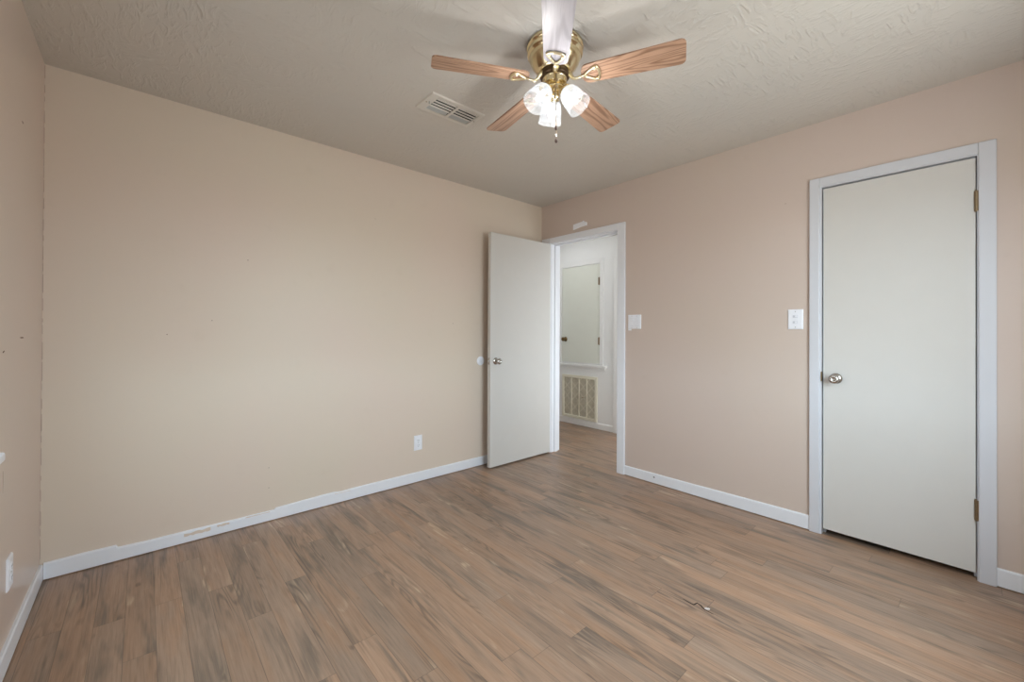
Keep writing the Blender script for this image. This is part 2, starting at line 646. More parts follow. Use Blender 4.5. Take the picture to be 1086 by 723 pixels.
struct('wall_closet', b, 'dark', 'plain inner walls of the dark closet behind the closed door', 'wall')


# ------------------------------------------------------------------ baseboards
def base_profile(bm, mapf, s0, s1, tops, z0=0.006, th=0.012):
    """board along s with a top edge height list [(s, h)]"""
    tops = [q for q in tops if s0 <= q[0] <= s1]
    prev = None
    for s, h in tops:
        cur = [bm.verts.new(mapf(s, d, z)) for d, z in ((0, z0), (th, z0), (th, h - 0.006), (th - 0.004, h), (0, h))]
        if prev:
            for i in range(5):
                bm.faces.new((prev[i], prev[(i + 1) % 5], cur[(i + 1) % 5], cur[i]))
        else:
            bm.faces.new(cur)
        prev = cur
    bm.faces.new(prev[::-1])


b = nb()
tops = [(-0.341, 0.082), (-0.2, 0.085), (-0.093, 0.083), (-0.086, 0.071), (0.02, 0.067), (0.20, 0.067), (0.42, 0.064),
        (0.622, 0.063), (0.634, 0.073), (0.74, 0.076), (0.90, 0.081), (0.98, 0.082), (1.04, 0.074), (1.12, 0.078), (1.45, 0.079), (1.9, 0.078), (2.4, 0.078), (3.01, 0.078)]
base_profile(b, lambda s, d, z: (s, YF - d, z), -0.341, 3.01, tops)
bb = struct('baseboard_left', b, 'base', 'white baseboard with chipped, uneven painted top along the long beige wall', 'baseboard')
for (x0, x1, z0, z1) in ((0.18, 0.30, 0.036, 0.058), (0.33, 0.39, 0.045, 0.060), (0.99, 1.10, 0.066, 0.0705), (0.47, 0.60, 0.056, 0.062)):
    c = nb()
    pts = []
    n = 10
    for i in range(n):
        pts.append((x0 + (x1 - x0) * i / (n - 1), z0 + random.uniform(0, 0.35) * (z1 - z0)))
    for i in range(n - 1, -1, -1):
        pts.append((x0 + (x1 - x0) * i / (n - 1), z1 - random.uniform(0, 0.35) * (z1 - z0)))
    prism(c, pts, lambda a, q, d: (a, YF - 0.0119 - d, q), 0.0, 0.0006)
    obj('chipped_paint', c, 'wall_beige', bb)

b = nb()
base_profile(b, lambda s, d, z: (XR - d, s, z), 0.681, 1.962, [(0.681, 0.088), (1.0, 0.086), (1.4, 0.081), (1.962, 0.078)])
bb = struct('baseboard_right', b, 'base', 'white baseboard between the doorway and the closet door', 'baseboard')
c = nb()
lathe(c, [(0, 0.0145), (0.005, 0.0145), (0.006, 0.0118)], Matrix.Translation((XR, 1.693, 0.052)) @ Matrix.Rotation(R(-90), 4, 'Y'), 12)
obj('nail_head', c, 'nail', bb)
b = nb()
base_profile(b, lambda s, d, z: (XR - d, s, z), YB, -0.053, [(YB, 0.088), (-0.053, 0.088)])
struct('baseboard_right_corner', b, 'base', 'short white baseboard right of the closet door trim at the picture edge', 'baseboard')
b = nb()
base_profile(b, lambda s, d, z: (XL + d, s, z), YB, YF - 0.013, [(YB, 0.085), (1.5, 0.084), (2.4, 0.083), (YF - 0.013, 0.080)])
struct('baseboard_near_left', b, 'base', 'white baseboard running down the left edge of the picture', 'baseboard')
b = nb()
base_profile(b, lambda s, d, z: (s, YB + d, z), XL + 0.013, XR - 0.013, [(XL + 0.013, 0.085), (XR - 0.013, 0.085)])
struct('baseboard_back', b, 'base', 'white baseboard under the wide window behind the viewer', 'baseboard')
b = nb()
base_profile(b, lambda s, d, z: (XH1 - d, s, z), 2.866, HY1, [(2.866, 0.075), (HY1, 0.075)])
struct('baseboard_hall', b, 'hall_trim', 'low white baseboard under the air grille in the hall', 'baseboard')


# ------------------------------------------------------------------ doorway and closet trims
def casing(bm, x, th, y0, y1, i0, i1, top, itop, z0=0.0):
    """flat three-board door casing on the room face of the right wall: outer y0..y1, inner i0..i1"""
    box(bm, x - th, x, y0, i0, z0, top, 0.003)
    box(bm, x - th, x, i1, y1, z0, top, 0.003)
    box(bm, x - th + 0.001, x, i0, i1, itop, top, 0.003)


t1 = thing('trim_1', (XR, 2.42, 0), 'white trim and jambs around the open doorway to the hall', 'trim', None, 'structure')


def child(name, bm, mat, par, smooth=False, auto=None):
    """mesh given in world coordinates, parented to a thing that has only a location"""
    L = par.matrix_basis.translation.copy()
    p = par.parent
    while p:
        L += p.matrix_basis.translation
        p = p.parent
    for vv in bm.verts:
        vv.co -= L
    return obj(name, bm, mat, par, smooth, None, auto)


b = nb()
casing(b, XR, 0.018, 1.962, 2.922, 2.034, 2.806, 2.105, 2.049)
child('casing', b, 'base', t1)
b = nb()
box(b, XR - 0.001, XH0 + 0.001, 2.016, 2.036, 0, 2.063)
box(b, XR - 0.001, XH0 + 0.001, 2.802, 2.818, 0, 2.063)
box(b, XR - 0.001, XH0 + 0.001, 2.036, 2.802, 2.045, 2.063)
box(b, XR + 0.042, XR + 0.080, 2.036, 2.047, 0, 2.045)
box(b, XR + 0.042, XR + 0.080, 2.791, 2.802, 0, 2.045)
box(b, XR + 0.042, XR + 0.080, 2.047, 2.791, 2.033, 2.045)
child('jamb', b, 'base', t1)
b = nb()
casing(b, XH0 + 0.022, 0.016, 1.955, 2.875, 2.030, 2.806, 2.11, 2.05)
child('hall_casing', b, 'base', t1)

t2 = thing('trim_2', (XR, 0.31, 0), 'white trim and jambs around the closed closet door', 'trim', None, 'structure')
b = nb()
casing(b, XR, 0.018, -0.053, 0.681, 0.004, 0.631, 2.103, 2.049)
child('casing', b, 'trim', t2)
b = nb()
box(b, XR - 0.010, XH0, CL[0], 0.0085, 0, 2.063)
box(b, XR - 0.010, XH0, 0.6215, CL[1], 0, 2.063)
box(b, XR - 0.010, XH0, 0.0085, 0.6215, 2.045, 2.063)
box(b, XR + 0.040, XR + 0.075, 0.0085, 0.020, 0, 2.045)
box(b, XR + 0.040, XR + 0.075, 0.610, 0.6215, 0, 2.045)
box(b, XR + 0.040, XR + 0.075, 0.020, 0.610, 2.034, 2.045)
child('jamb', b, 'trim', t2)
b = nb()
box(b, XR - 0.014, XR + 0.003, 0.6205, 0.6245, 0.900, 0.957, 0.001)
child('strike_plate', b, 'antique', t2)


# ------------------------------------------------------------------ doors
def knob_mesh(bm, mat, s=1.0):
    """rosette, neck and round flattened knob along local +z from the door face"""
    lathe(bm, [(0, 0.046 * s), (0.010, 0.061 * s), (0.017 * s, 0.062 * s), (0.024 * s, 0.057 * s), (0.027 * s, 0.049 * s), (0.025 * s, 0.040 * s), (0.018 * s, 0.034 * s),
               (0.011 * s, 0.030 * s), (0.0105 * s, 0.012 * s), (0.0, 0.012 * s)], mat, 28)


def rosette_mesh(bm, mat, s=1.0):
    lathe(bm, [(0, 0.013 * s), (0.014 * s, 0.013 * s), (0.022 * s, 0.009 * s), (0.029 * s, 0.006 * s), (0.031 * s, 0.0), (0, 0)], mat, 28)


def hinge_mesh(bm, mat, h):
    """knuckle barrel (five knuckles, ball tips) standing along z with two leaves"""
    n = 5
    for i in range(n):
        z0, z1 = -h / 2 + i * h / n, -h / 2 + (i + 1) * h / n - 0.0012
        lathe(bm, [(0, z0), (0.0056, z0), (0.0056, z1), (0, z1)], mat, 12)
    lathe(bm, [(0, h / 2), (0.0042, h / 2 + 0.001), (0.0042, h / 2 + 0.004), (0, h / 2 + 0.006)], mat, 12)
    lathe(bm, [(0, -h / 2 - 0.005), (0.0042, -h / 2 - 0.003), (0.0042, -h / 2), (0, -h / 2)], mat, 12)


FACE_W = Matrix.Rotation(R(-90), 4, 'Y')            # local +z -> -x
FACE_S = Matrix.Rotation(R(90), 4, 'X')             # local +z -> -y
FACE_N = Matrix.Rotation(R(-90), 4, 'X')            # local +z -> +y

# open door: stands out from the doorway, parallel to the beige wall
DX0, DX1, DY0, DY1 = 2.236, 2.986, 2.795, 2.831
d1 = thing('door_1', (DX1, DY1, 0), 'open cream slab door standing at right angles in front of the beige wall', 'door', None, 'structure')
b = nb()
box(b, DX0, DX1, DY0, DY1, 0.013, 2.043, 0.0015)
child('door_slab', b, 'door', d1)
for nm, m, y in (('door_knob', FACE_S, DY0), ('door_knob', FACE_N, DY1)):
    b = nb()
    mt = Matrix.Translation((DX0 + 0.062, y, 0.928)) @ m
    s = 1.0 if y == DY0 else 0.92
    knob_mesh(b, mt, s)
    k = child(nm, b, 'nickel', d1, True, 50)
    b = nb()
    rosette_mesh(b, mt, s)
    child('rosette', b, 'nickel', k if False else d1, True, 50)
b = nb()
box(b, DX0 - 0.0015, DX0 + 0.002, DY0 + 0.006, DY1 - 0.006, 0.900, 0.957, 0.0005)
box(b, DX0 - 0.010, DX0, DY0 + 0.011, DY1 - 0.011, 0.920, 0.937, 0.002)
child('latch', b, 'nickel', d1)
for z in (0.33, 1.06, 1.80):
    b = nb()
    hinge_mesh(b, Matrix.Translation((DX1 + 0.0005, DY1 + 0.006, z)), 0.09)
    box(b, DX1 - 0.030, DX1, DY1 - 0.0005, DY1 + 0.002, z - 0.045, z + 0.045)
    child('hinge', b, 'brass_dark', d1, True, 40)

# closet door: closed in the wall
d2 = thing('door_2', (XR + 0.004, 0.31, 0), 'closed cream slab closet door at the right', 'door', None, 'structure')
b = nb()
box(b, XR + 0.002, XR + 0.037, 0.0125, 0.6165, 0.032, 2.038, 0.0015)
child('door_slab', b, 'door', d2)
b = nb()
mt = Matrix.Translation((XR + 0.002, 0.556, 0.921)) @ FACE_W
knob_mesh(b, mt)
child('door_knob', b, 'nickel', d2, True, 50)
b = nb()
rosette_mesh(b, mt)
child('rosette', b, 'nickel', d2, True, 50)
for z in (0.336, 1.826):
    b = nb()
    hinge_mesh(b, Matrix.Translation((XR - 0.0055, 0.0115, z)), 0.098)
    box(b, XR - 0.011, XR - 0.0085, -0.0005, 0.0085, z - 0.049, z + 0.049)
    box(b, XR, XR + 0.0025, 0.013, 0.0185, z - 0.049, z + 0.049)
    child('hinge', b, 'brass_dark', d2, True, 40)

# hall: closet hatch door above a return-air grille
t3 = thing('trim_3', (XH1, 3.37, 0), 'white frame and ledge around the small hall cupboard door', 'trim', None, 'structure')
b = nb()
box(b, XH1 - 0.016, XH1, 3.016, 3.063, 0.776, 2.076, 0.003)
box(b, XH1 - 0.016, XH1, 3.680, 3.79, 0.776, 2.076, 0.003)
box(b, XH1 - 0.015, XH1, 3.063, 3.680, 2.022, 2.076, 0.003)
child('casing', b, 'hall_trim', t3)
b = nb()
box(b, XH1 - 0.040, XH1, 2.962, 3.84, 0.752, 0.778, 0.004)
box(b, XH1 - 0.016, XH1, 2.985, 3.82, 0.722, 0.752, 0.003)
child('ledge', b, 'hall_trim', t3)
d3 = thing('door_3', (XH1, 3.37, 0), 'small grey-white cupboard door set high in the hall wall', 'door', None, 'structure')
b = nb()
box(b, XH1 - 0.010, XH1 + 0.0, 3.068, 3.675, 0.797, 2.017, 0.0015)
child('door_slab', b, 'hall_door', d3)
b = nb()
mt = Matrix.Translation((XH1 - 0.010, 3.612, 1.09)) @ FACE_W
knob_mesh(b, mt)
child('door_knob', b, 'antique', d3, True, 50)
b = nb()
rosette_mesh(b, mt)
child('rosette', b, 'antique', d3, True, 50)
for z in (1.075, 1.805):
    b = nb()
    hinge_mesh(b, Matrix.Translation((XH1 - 0.016, 3.067, z)), 0.09)
    box(b, XH1 - 0.0125, XH1 - 0.0095, 3.070, 3.090, z - 0.045, z + 0.045)
    child('hinge', b, 'brass_dark', d3, True, 40)
b = nb()
box(b, XH1 - 0.018, XH1, 2.775, 2.866, 0, 2.09, 0.003)
struct('trim_4', b, 'hall_trim', 'white vertical trim board on the hall wall beside the doorway edge', 'trim')

# ------------------------------------------------------------------ return air grille
g = thing('return_air_grille', (XH1, 3.381, 0.36), 'cream return-air grille with three bars low on the hall wall', 'grille')
GY0, GY1, GZ0, GZ1 = 3.100, 3.662, 0.084, 0.632
b = nb()
fw = 0.034
for (y0, y1, z0, z1) in ((GY0, GY0 + fw, GZ0, GZ1), (GY1 - fw, GY1, GZ0, GZ1), (GY0 + fw, GY1 - fw, GZ0, GZ0 + fw), (GY0 + fw, GY1 - fw, GZ1 - fw, GZ1)):
    box(b, XH1 - 0.020, XH1 - 0.0002, y0, y1, z0, z1, 0.003)
child('frame', b, 'grille', g)
b = nb()
box(b, XH1 - 0.008, XH1 - 0.0004, GY0 + fw, GY1 - fw, GZ0 + fw, GZ1 - fw)
child('filter', b, 'filter', g)
for i in range(3):
    y = GY0 + fw + (GY1 - GY0 - 2 * fw) * (i + 1) / 4
    b = nb()
    box(b, XH1 - 0.018, XH1 - 0.008, y - 0.007, y + 0.007, GZ0 + fw, GZ1 - fw, 0.002)
    child('bar', b, 'grille', g)
b = nb()
tube(b, [(XH1 - 0.019, GY0 + fw + 0.19, 0.36), (XH1 - 0.024, GY0 + fw + 0.17, 0.36)], 0.005, 8)
child('latch', b, 'brass_dark', g)


# ------------------------------------------------------------------ windows (behind the viewer and at the left edge)
def window(name, label, axis, p, out, lo, hi, z0, z1, sill_ext, blocker=None):
    """sash window in a wall hole. axis 'x': wall plane x=p, room towards +x; axis 'y': wall plane y=p, room towards +y"""
    def mp(bm, s0, s1, d0, d1, za, zb, bev=0.0):
        if axis == 'x':
            box(bm, p + min(d0, d1), p + max(d0, d1), s0, s1, za, zb, bev)
        else:
            box(bm, s0, s1, p + min(d0, d1), p + max(d0, d1), za, zb, bev)
    mid = (lo + hi) / 2
    loc = (p, mid, z0) if axis == 'x' else (mid, p, z0)
    w = thing(name, loc, label, 'window', None, 'structure')
    bm = nb()
    mp(bm, lo, lo + 0.04, -0.10, -0.02, z0, z1)
    mp(bm, hi - 0.04, hi, -0.10, -0.02, z0, z1)
    mp(bm, lo + 0.04, hi - 0.04, -0.10, -0.02, z0, z0 + 0.04)
    mp(bm, lo + 0.04, hi - 0.04, -0.10, -0.02, z1 - 0.04, z1)
    child('window_frame', bm, 'trim', w)
    zm = (z0 + z1) / 2
    for (za, zb, d) in ((z0 + 0.04, zm + 0.015, -0.045), (zm - 0.015, z1 - 0.04, -0.075)):
        bm = nb()
        mp(bm, lo + 0.04, lo + 0.075, d - 0.012, d + 0.012, za, zb)
        mp(bm, hi - 0.075, hi - 0.04, d - 0.012, d + 0.012, za, zb)
        mp(bm, lo + 0.075, hi - 0.075, d - 0.012, d + 0.012, za, za + 0.03)
        mp(bm, lo + 0.075, hi - 0.075, d - 0.012, d + 0.012, zb - 0.03, zb)
        sa = child('sash', bm, 'trim', w)
        bm = nb()
        mp(bm, lo + 0.07, hi - 0.07, d - 0.002, d + 0.002, za + 0.025, zb - 0.025)
        L = Vector(loc)
        for q in bm.verts:
            q.co -= L
        obj('pane', bm, 'pane', sa)
    bm = nb()
    mp(bm, lo - sill_ext, hi + sill_ext, -0.02, 0.036, z0 - 0.028, z0, 0.006)
    child('window_sill', bm, 'base', w)
    if blocker:  # unseen sheet and roll added to cut the light from this window
        bm = nb()
        mp(bm, lo + 0.003, hi - 0.003, -0.0170, -0.0158, blocker, z1 - 0.03)
        mp(bm, lo + 0.003, hi - 0.003, -0.0195, -0.0133, blocker - 0.02, blocker)
        bl_ = child('light_blocker', bm, 'blocker', w)
        bm = nb()
        if axis == 'x':
            tube(bm, [(p - 0.0165, lo + 0.003, z1 - 0.02), (p - 0.0165, hi - 0.003, z1 - 0.02)], 0.016, 16)
        else:
            tube(bm, [(lo + 0.003, p - 0.0165, z1 - 0.02), (hi - 0.003, p - 0.0165, z1 - 0.02)], 0.016, 16)
        child('light_blocker_roll', bm, 'blocker', w)
    return w


WSE = 0.071
window('window_1', 'white sash window on the left wall whose sill end shows at the picture edge', 'x', XL, -1, WL[0], WL[1], WL[2], WL[3], WSE, 1.12)
window('window_2', 'wide white sash window behind the viewer lighting the door wall', 'y', YB, -1, WB[0], WB[1], WB[2], WB[3], 0.05)

# ------------------------------------------------------------------ ceiling fan with light kit
FX, FY, FZ = 1.3472, 1.2409, 2.2865
fan = thing('ceiling_fan', (FX, FY, H), 'five-blade brass ceiling fan with oak blades and three lit glass shades', 'ceiling fan')
T = Matrix.Translation((0, 0, -H))        # parts are written in world z, local x/y


def fobj(name, bm, mat, par=None, smooth=True, auto=35):
    for q in bm.verts:
        q.co.z -= H
    return obj(name, bm, mat, par or fan, smooth, None, auto)


b = nb()
lathe(b, [(0, 2.4400), (0.120, 2.4398), (0.1235, 2.434), (0.1235, 2.424), (0.119, 2.421), (0.1165, 2.417), (0.1205, 2.412), (0.1220, 2.405), (0.1205, 2.398), (0.114, 2.394), (0.1105, 2.390),
          (0.113, 2.385), (0.1115, 2.378), (0.107, 2.366), (0.099, 2.351), (0.088, 2.337), (0.079, 2.326), (0.073, 2.320), (0.066, 2.318), (0.0, 2.318)], None, 56)
fobj('motor_housing', b, 'brass')
b = nb()
lathe(b, [(0.0, 2.319), (0.062, 2.319), (0.064, 2.315), (0.064, 2.300), (0.058, 2.296), (0.0, 2.296)], None, 40)
fobj('rotor', b, 'dark_metal')
b = nb()
lathe(b, [(0, 2.298), (0.048, 2.298), (0.0535, 2.295), (0.0535, 2.290), (0.051, 2.288), (0.051, 2.272), (0.0535, 2.270), (0.0535, 2.266), (0.046, 2.262), (0.036, 2.259), (0, 2.259)], None, 40)
fobj('switch_housing', b, 'brass')
b = nb()
lathe(b, [(0, 2.260), (0.034, 2.260), (0.040, 2.254), (0.040, 2.248), (0.033, 2.243), (0.022, 2.240), (0.017, 2.234), (0.019, 2.226), (0.0205, 2.219), (0.017, 2.210), (0.009, 2.204), (0.006, 2.198), (0, 2.196)], None, 32)
fitter = fobj('light_fitter', b, 'brass')

# blades
A0 = R(224.26)
PITCH = R(-11.0)
RB = 0.5333


def blade_outline():
    pts = []
    # root end: rounded, tip end: square with rounded corners; (radius, half width)
    x0, x1 = 0.118, RB
    w0, w1 = 0.050, 0.061
    n = 8
    for i in range(n + 1):                      # root arc from -y to +y
        a = PI * 1.5 - PI * i / n
        pts.append((x0 + 0.030 + 0.030 * math.cos(a), -0.0 + w0 * math.sin(a)))
    rc = 0.022
    for i in range(6):
        a = PI / 2 - (PI / 2) * i / 5
        pts.append((x1 - rc + rc * math.cos(a), w1 - rc + rc * math.sin(a)))
    for i in range(6):
        a = -(PI / 2) * i / 5
        pts.append((x1 - rc + rc * math.cos(a), -w1 + rc + rc * math.sin(a)))
    return pts


b = nb()
prism(b, blade_outline(), lambda a, q, d: (a, q, d), -0.003, 0.003)
bmesh.ops.recalc_face_normals(b, faces=b.faces)
me_blade = bpy.data.meshes.new('blade')
b.to_mesh(me_blade)
b.free()
me_blade.materials.append(M['oak'])
me_blade_glare = me_blade.copy()
me_blade_glare.materials[0] = M['oak_glare']
# blade iron: arm out of the rotor, then an open loop clamped under the blade root
b = nb()
loop = []
for i in range(7):                               # bowed outer edge of the loop
    q = -0.036 + 0.072 * i / 6
    loop.append((0.196 - 0.010 * (q / 0.036) ** 2, q, -0.0075))
loop += [(0.176, 0.034, -0.0075), (0.155, 0.020, -0.0075), (0.138, 0.008, -0.0075), (0.132, 0.0, -0.0075), (0.138, -0.008, -0.0075), (0.155, -0.020, -0.0075), (0.176, -0.034, -0.0075)]
tube(b, loop, 0.0062, 8, 0.9, True)
tube(b, [(0.058, 0, 0.024), (0.069, 0, 0.016), (0.080, 0, -0.004), (0.092, 0, -0.012), (0.110, 0, -0.010), (0.134, 0, -0.0075)], [0.015, 0.013, 0.010, 0.008, 0.007, 0.0066], 10, 0.7)
for (x, y) in ((0.180, 0.026), (0.180, -0.026), (0.136, 0.0)):
    lathe(b, [(0, -0.015), (0.004, -0.0145), (0.0058, -0.012), (0.0058, -0.003), (0, -0.003)], Matrix.Translation((x, y, 0)), 12)
bmesh.ops.recalc_face_normals(b, faces=b.faces)
me_iron = bpy.data.meshes.new('blade_bracket')
b.to_mesh(me_iron)
b.free()
me_iron.materials.append(M['brass_pale'])
for p in me_iron.polygons:
    p.use_smooth = True
for k in range(5):
    bl = bpy.data.objects.new('blade', me_blade_glare if k == 0 else me_blade)
    COL.objects.link(bl)
    bl.parent = fan
    bl.location = (0, 0, FZ - H)
    bl.rotation_euler = (PITCH, 0, A0 + k * 2 * PI / 5)
    bl.rotation_mode = 'XYZ'
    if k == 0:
        bl['label'] = 'oak blade pointing over the viewer, its glare put into a pale colour'
    ir = bpy.data.objects.new('blade_bracket', me_iron)
    COL.objects.link(ir)
    ir.parent = bl
    ir.rotation_euler = (0, 0, 0)

# three shades on curved arms
view_az = math.atan2(f_ax.y, f_ax.x)
for k in range(3):
    az = view_az + R(6) + k * R(120)
    tilt = R(38)
    ax = Vector((math.cos(az) * math.sin(tilt), math.sin(az) * math.sin(tilt), -math.cos(tilt)))
    base = Vector((math.cos(az) * 0.044, math.sin(az) * 0.044, 2.240))
    rot = ax.to_track_quat('Z', 'Y').to_matrix().to_4x4()
    mt = Matrix.Translation(base) @ rot
    b = nb()
    rad = Vector((math.cos(az), math.sin(az), 0))
    tube(b, [Vector((0, 0, 2.250)) + rad * 0.024, Vector((0, 0, 2.253)) + rad * 0.036, base + ax * -0.004, base + ax * 0.012], [0.009, 0.009, 0.010, 0.010], 12)
    lathe(b, [(0, -0.004), (0.014, -0.004), (0.026, 0.002), (0.030, 0.008), (0.030, 0.018), (0.027, 0.018), (0.026, 0.010), (0, 0.006)], mt, 28)
    fobj('shade_holder', b, 'brass')
    # shade: own local frame so that ribs follow it
    b = nb()
    prof = [(0.026, 0.010), (0.030, 0.013), (0.038, 0.024), (0.044, 0.042), (0.0475, 0.062), (0.050, 0.085), (0.0535, 0.112), (0.0515, 0.112), (0.048, 0.085), (0.0455, 0.062), (0.042, 0.042), (0.036, 0.025), (0.028, 0.015)]
    seg = 72
    lathe(b, prof, None, seg)
    sh = obj('glass_shade', b, 'frost', fan, True, None, 60)
    sh.matrix_basis = Matrix.Translation(base - Vector((0, 0, H))) @ rot
    b = nb()
    lathe(b, [(0.0, 0.010), (0.013, 0.010), (0.013, 0.034), (0.0, 0.034)], None, 20)
    obj('lamp_socket', b, 'plastic', sh, True, None, 40)
    b = nb()
    lathe(b, [(0.0, 0.034), (0.009, 0.034), (0.0125, 0.044), (0.0155, 0.056), (0.0145, 0.070), (0.010, 0.083), (0.004, 0.092), (0, 0.094)], None, 20)
    obj('bulb', b, 'bulb', sh, True)
    ld = bpy.data.lights.new('bulb_light', 'POINT')
    ld.energy = BULB_W
    ld.color = (1.0, 0.98, 0.96)
    ld.shadow_soft_size = 0.022
    lo = bpy.data.objects.new('bulb_light', ld)
    COL.objects.link(lo)
    lo.location = Vector((FX, FY, 0)) + base + ax * 0.165

# pull chains
vx, vy = f_ax.x, f_ax.y
n2 = math.hypot(vx, vy)
vx, vy = vx / n2, vy / n2
for (da, zend, off) in ((0.056, 2.052, 0.0), (0.054, 1.998, 0.006)):
    px, py = -vx * da + r_ax.x * off * 0.3, -vy * da + r_ax.y * off * 0.3
    b = nb()
    z = 2.285
    tube(b, [(px * 0.9, py * 0.9, 2.287), (px, py, 2.283), (px, py, 2.27)], 0.0022, 8)
    while z > zend + 0.012:
        lathe(b, [(0, z + 0.0016), (0.0013, z + 0.0006), (0.0013, z - 0.0006), (0, z - 0.0016)], Matrix.Translation((px, py, 0)), 6)
        z -= 0.0034
    tube(b, [(px, py, 2.283), (px, py, zend + 0.008)], 0.0005, 5)
    ch = fobj('pull_chain', b, 'brass_dark')
    b = nb()
    lathe(b, [(0, zend + 0.009), (0.0025, zend + 0.008), (0.0058, zend + 0.002), (0.0062, zend - 0.003), (0.004, zend - 0.008), (0, zend - 0.009)], Matrix.Translation((px, py, 0)), 16)
    fobj('chain_bead', b, 'bead', ch)
    if zend < 2.03:
        b = nb()
        lathe(b, [(0, zend + 0.030), (0.003, zend + 0.029), (0.0034, zend + 0.018), (0, zend + 0.017)], Matrix.Translation((px, py, 0)), 12)
        fobj('chain_coupling', b, 'plastic', ch)
fan.location = (FX, FY, H)

# ------------------------------------------------------------------ ceiling air register
v = thing('air_vent', ((VX0 + VX1) / 2, (VY0 + VY1) / 2, H), 'white two-panel louvred air vent in the ceiling beside the fan', 'vent')
mx = (ix0 + ix1) / 2
b = nb()
# flange with a sloped outer lip
ring = [(VX0, VY0, H - 0.0005), (VX1, VY0, H - 0.0005), (VX1, VY1, H - 0.0005), (VX0, VY1, H - 0.0005)]
ring2 = [(VX0 + 0.006, VY0 + 0.006, H - 0.007), (VX1 - 0.006, VY0 + 0.006, H - 0.007), (VX1 - 0.006, VY1 - 0.006, H - 0.007), (VX0 + 0.006, VY1 - 0.006, H - 0.007)]
A = [b.verts.new(q) for q in ring]
B = [b.verts.new(q) for q in ring2]
for i in range(4):
    b.faces.new((A[i], A[(i + 1) % 4], B[(i + 1) % 4], B[i]))
z0, z1 = H - 0.007, H - 0.0045
for (x0, x1, y0, y1) in ((VX0 + 0.006, VX1 - 0.006, VY0 + 0.006, iy0), (VX0 + 0.006, VX1 - 0.006, iy1, VY1 - 0.006), (VX0 + 0.006, ix0, iy0, iy1), (ix1, VX1 - 0.006, iy0, iy1), (mx - 0.008, mx + 0.008, iy0, iy1)):
    box(b, x0, x1, y0, y1, z0, z1)
child('frame', b, 'vent', v)
b = nb()
for q in ((ix0 + 0.0005, ix0 + 0.003, iy0 + 0.0005, iy1 - 0.0005, H + 0.0, H + 0.075), (ix1 - 0.003, ix1 - 0.0005, iy0 + 0.0005, iy1 - 0.0005, H + 0.0, H + 0.075), (ix0 + 0.003, ix1 - 0.003, iy0 + 0.0005, iy0 + 0.003, H + 0.0, H + 0.075),
          (ix0 + 0.003, ix1 - 0.003, iy1 - 0.003, iy1 - 0.0005, H + 0.0, H + 0.075), (ix0 + 0.003, ix1 - 0.003, iy0 + 0.003, iy1 - 0.003, H + 0.070, H + 0.075)):
    box(b, *q)
child('duct_boot', b, 'duct', v)
for (x0, x1) in ((ix0, mx - 0.008), (mx + 0.008, ix1)):
    for i in range(4):
        yy = iy0 + 0.010 + 0.0255 * i
        b = nb()
        prism(b, [(yy, H - 0.0008), (yy + 0.0080, H - 0.0046), (yy + 0.0080, H - 0.0058), (yy, H - 0.0020)], lambda a, q, d: (d, a, q), x0 + 0.001, x1 - 0.001)
        child('louver', b, 'vent', v)
    b = nb()
    prism(b, [(iy1 - 0.034, H + 0.0030), (iy1 - 0.004, H - 0.0045), (iy1 - 0.004, H - 0.0060), (iy1 - 0.034, H + 0.0015)], lambda a, q, d: (d, a, q), x0 + 0.001, x1 - 0.001)
    child('damper', b, 'vent_slat', v)
b = nb()
tube(b, [(VX0 + 0.030, 1.985, H - 0.006), (VX0 + 0.030, 1.985, H - 0.020), (VX0 + 0.022, 1.975, H - 0.024)], 0.003, 8)
child('damper_lever', b, 'vent_slat', v)
for (x, y) in ((VX0 + 0.020, 2.0), (VX1 - 0.014, 2.0)):
    b = nb()
    lathe(b, [(0, H - 0.0095), (0.003, H - 0.009), (0.004, H - 0.007), (0, H - 0.007)], Matrix.Translation((x, y, 0)), 12)
    child('screw', b, 'brass_dark', v)


# ------------------------------------------------------------------ switches, outlets, small wall things
def plate(bm, mt, w, h, th):
    pts = [(-w / 2, -h / 2), (w / 2, -h / 2), (w / 2, h / 2), (-w / 2, h / 2)]
    c = 0.005
    lo = [bm.verts.new(mt @ Vector((a, q, 0))) for a, q in pts]
    m_ = [bm.verts.new(mt @ Vector((a, q, th * 0.5))) for a, q in pts]
    hi = [bm.verts.new(mt @ Vector((a - math.copysign(c, a), q - math.copysign(c, q), th))) for a, q in pts]
    for A, B in ((lo, m_), (m_, hi)):
        for i in range(4):
            bm.faces.new((A[i], A[(i + 1) % 4], B[(i + 1) % 4], B[i]))
    bm.faces.new(hi)
    bm.faces.new(lo[::-1])


def tbox(bm, mt, x0, x1, y0, y1, z0, z1, bev=0.0):
    n0 = len(bm.verts)
    box(bm, x0, x1, y0, y1, z0, z1, bev)
    bm.verts.ensure_lookup_table()
    for q in list(bm.verts)[n0:]:
        q.co = mt @ q.co


def wallframe(origin, face):
    """matrix: local x along the wall (to the viewer's right), local y up, local z out of the wall"""
    if face == '-x':
        X, Z = Vector((0, -1, 0)), Vector((-1, 0, 0))
    elif face == '-y':
        X, Z = Vector((1, 0, 0)), Vector((0, -1, 0))
    else:
        X, Z = Vector((0, 1, 0)), Vector((1, 0, 0))
    Y = Vector((0, 0, 1))
    m = Matrix((X, Y, Z)).transposed().to_4x4()
    m.translation = Vector(origin)
    return m


def rebox(name, mt, args, mat, par, bev=0.0):
    bm = nb()
    box(bm, *args, bev)
    for q in bm.verts:
        q.co = mt @ q.co
    return child(name, bm, mat, par)


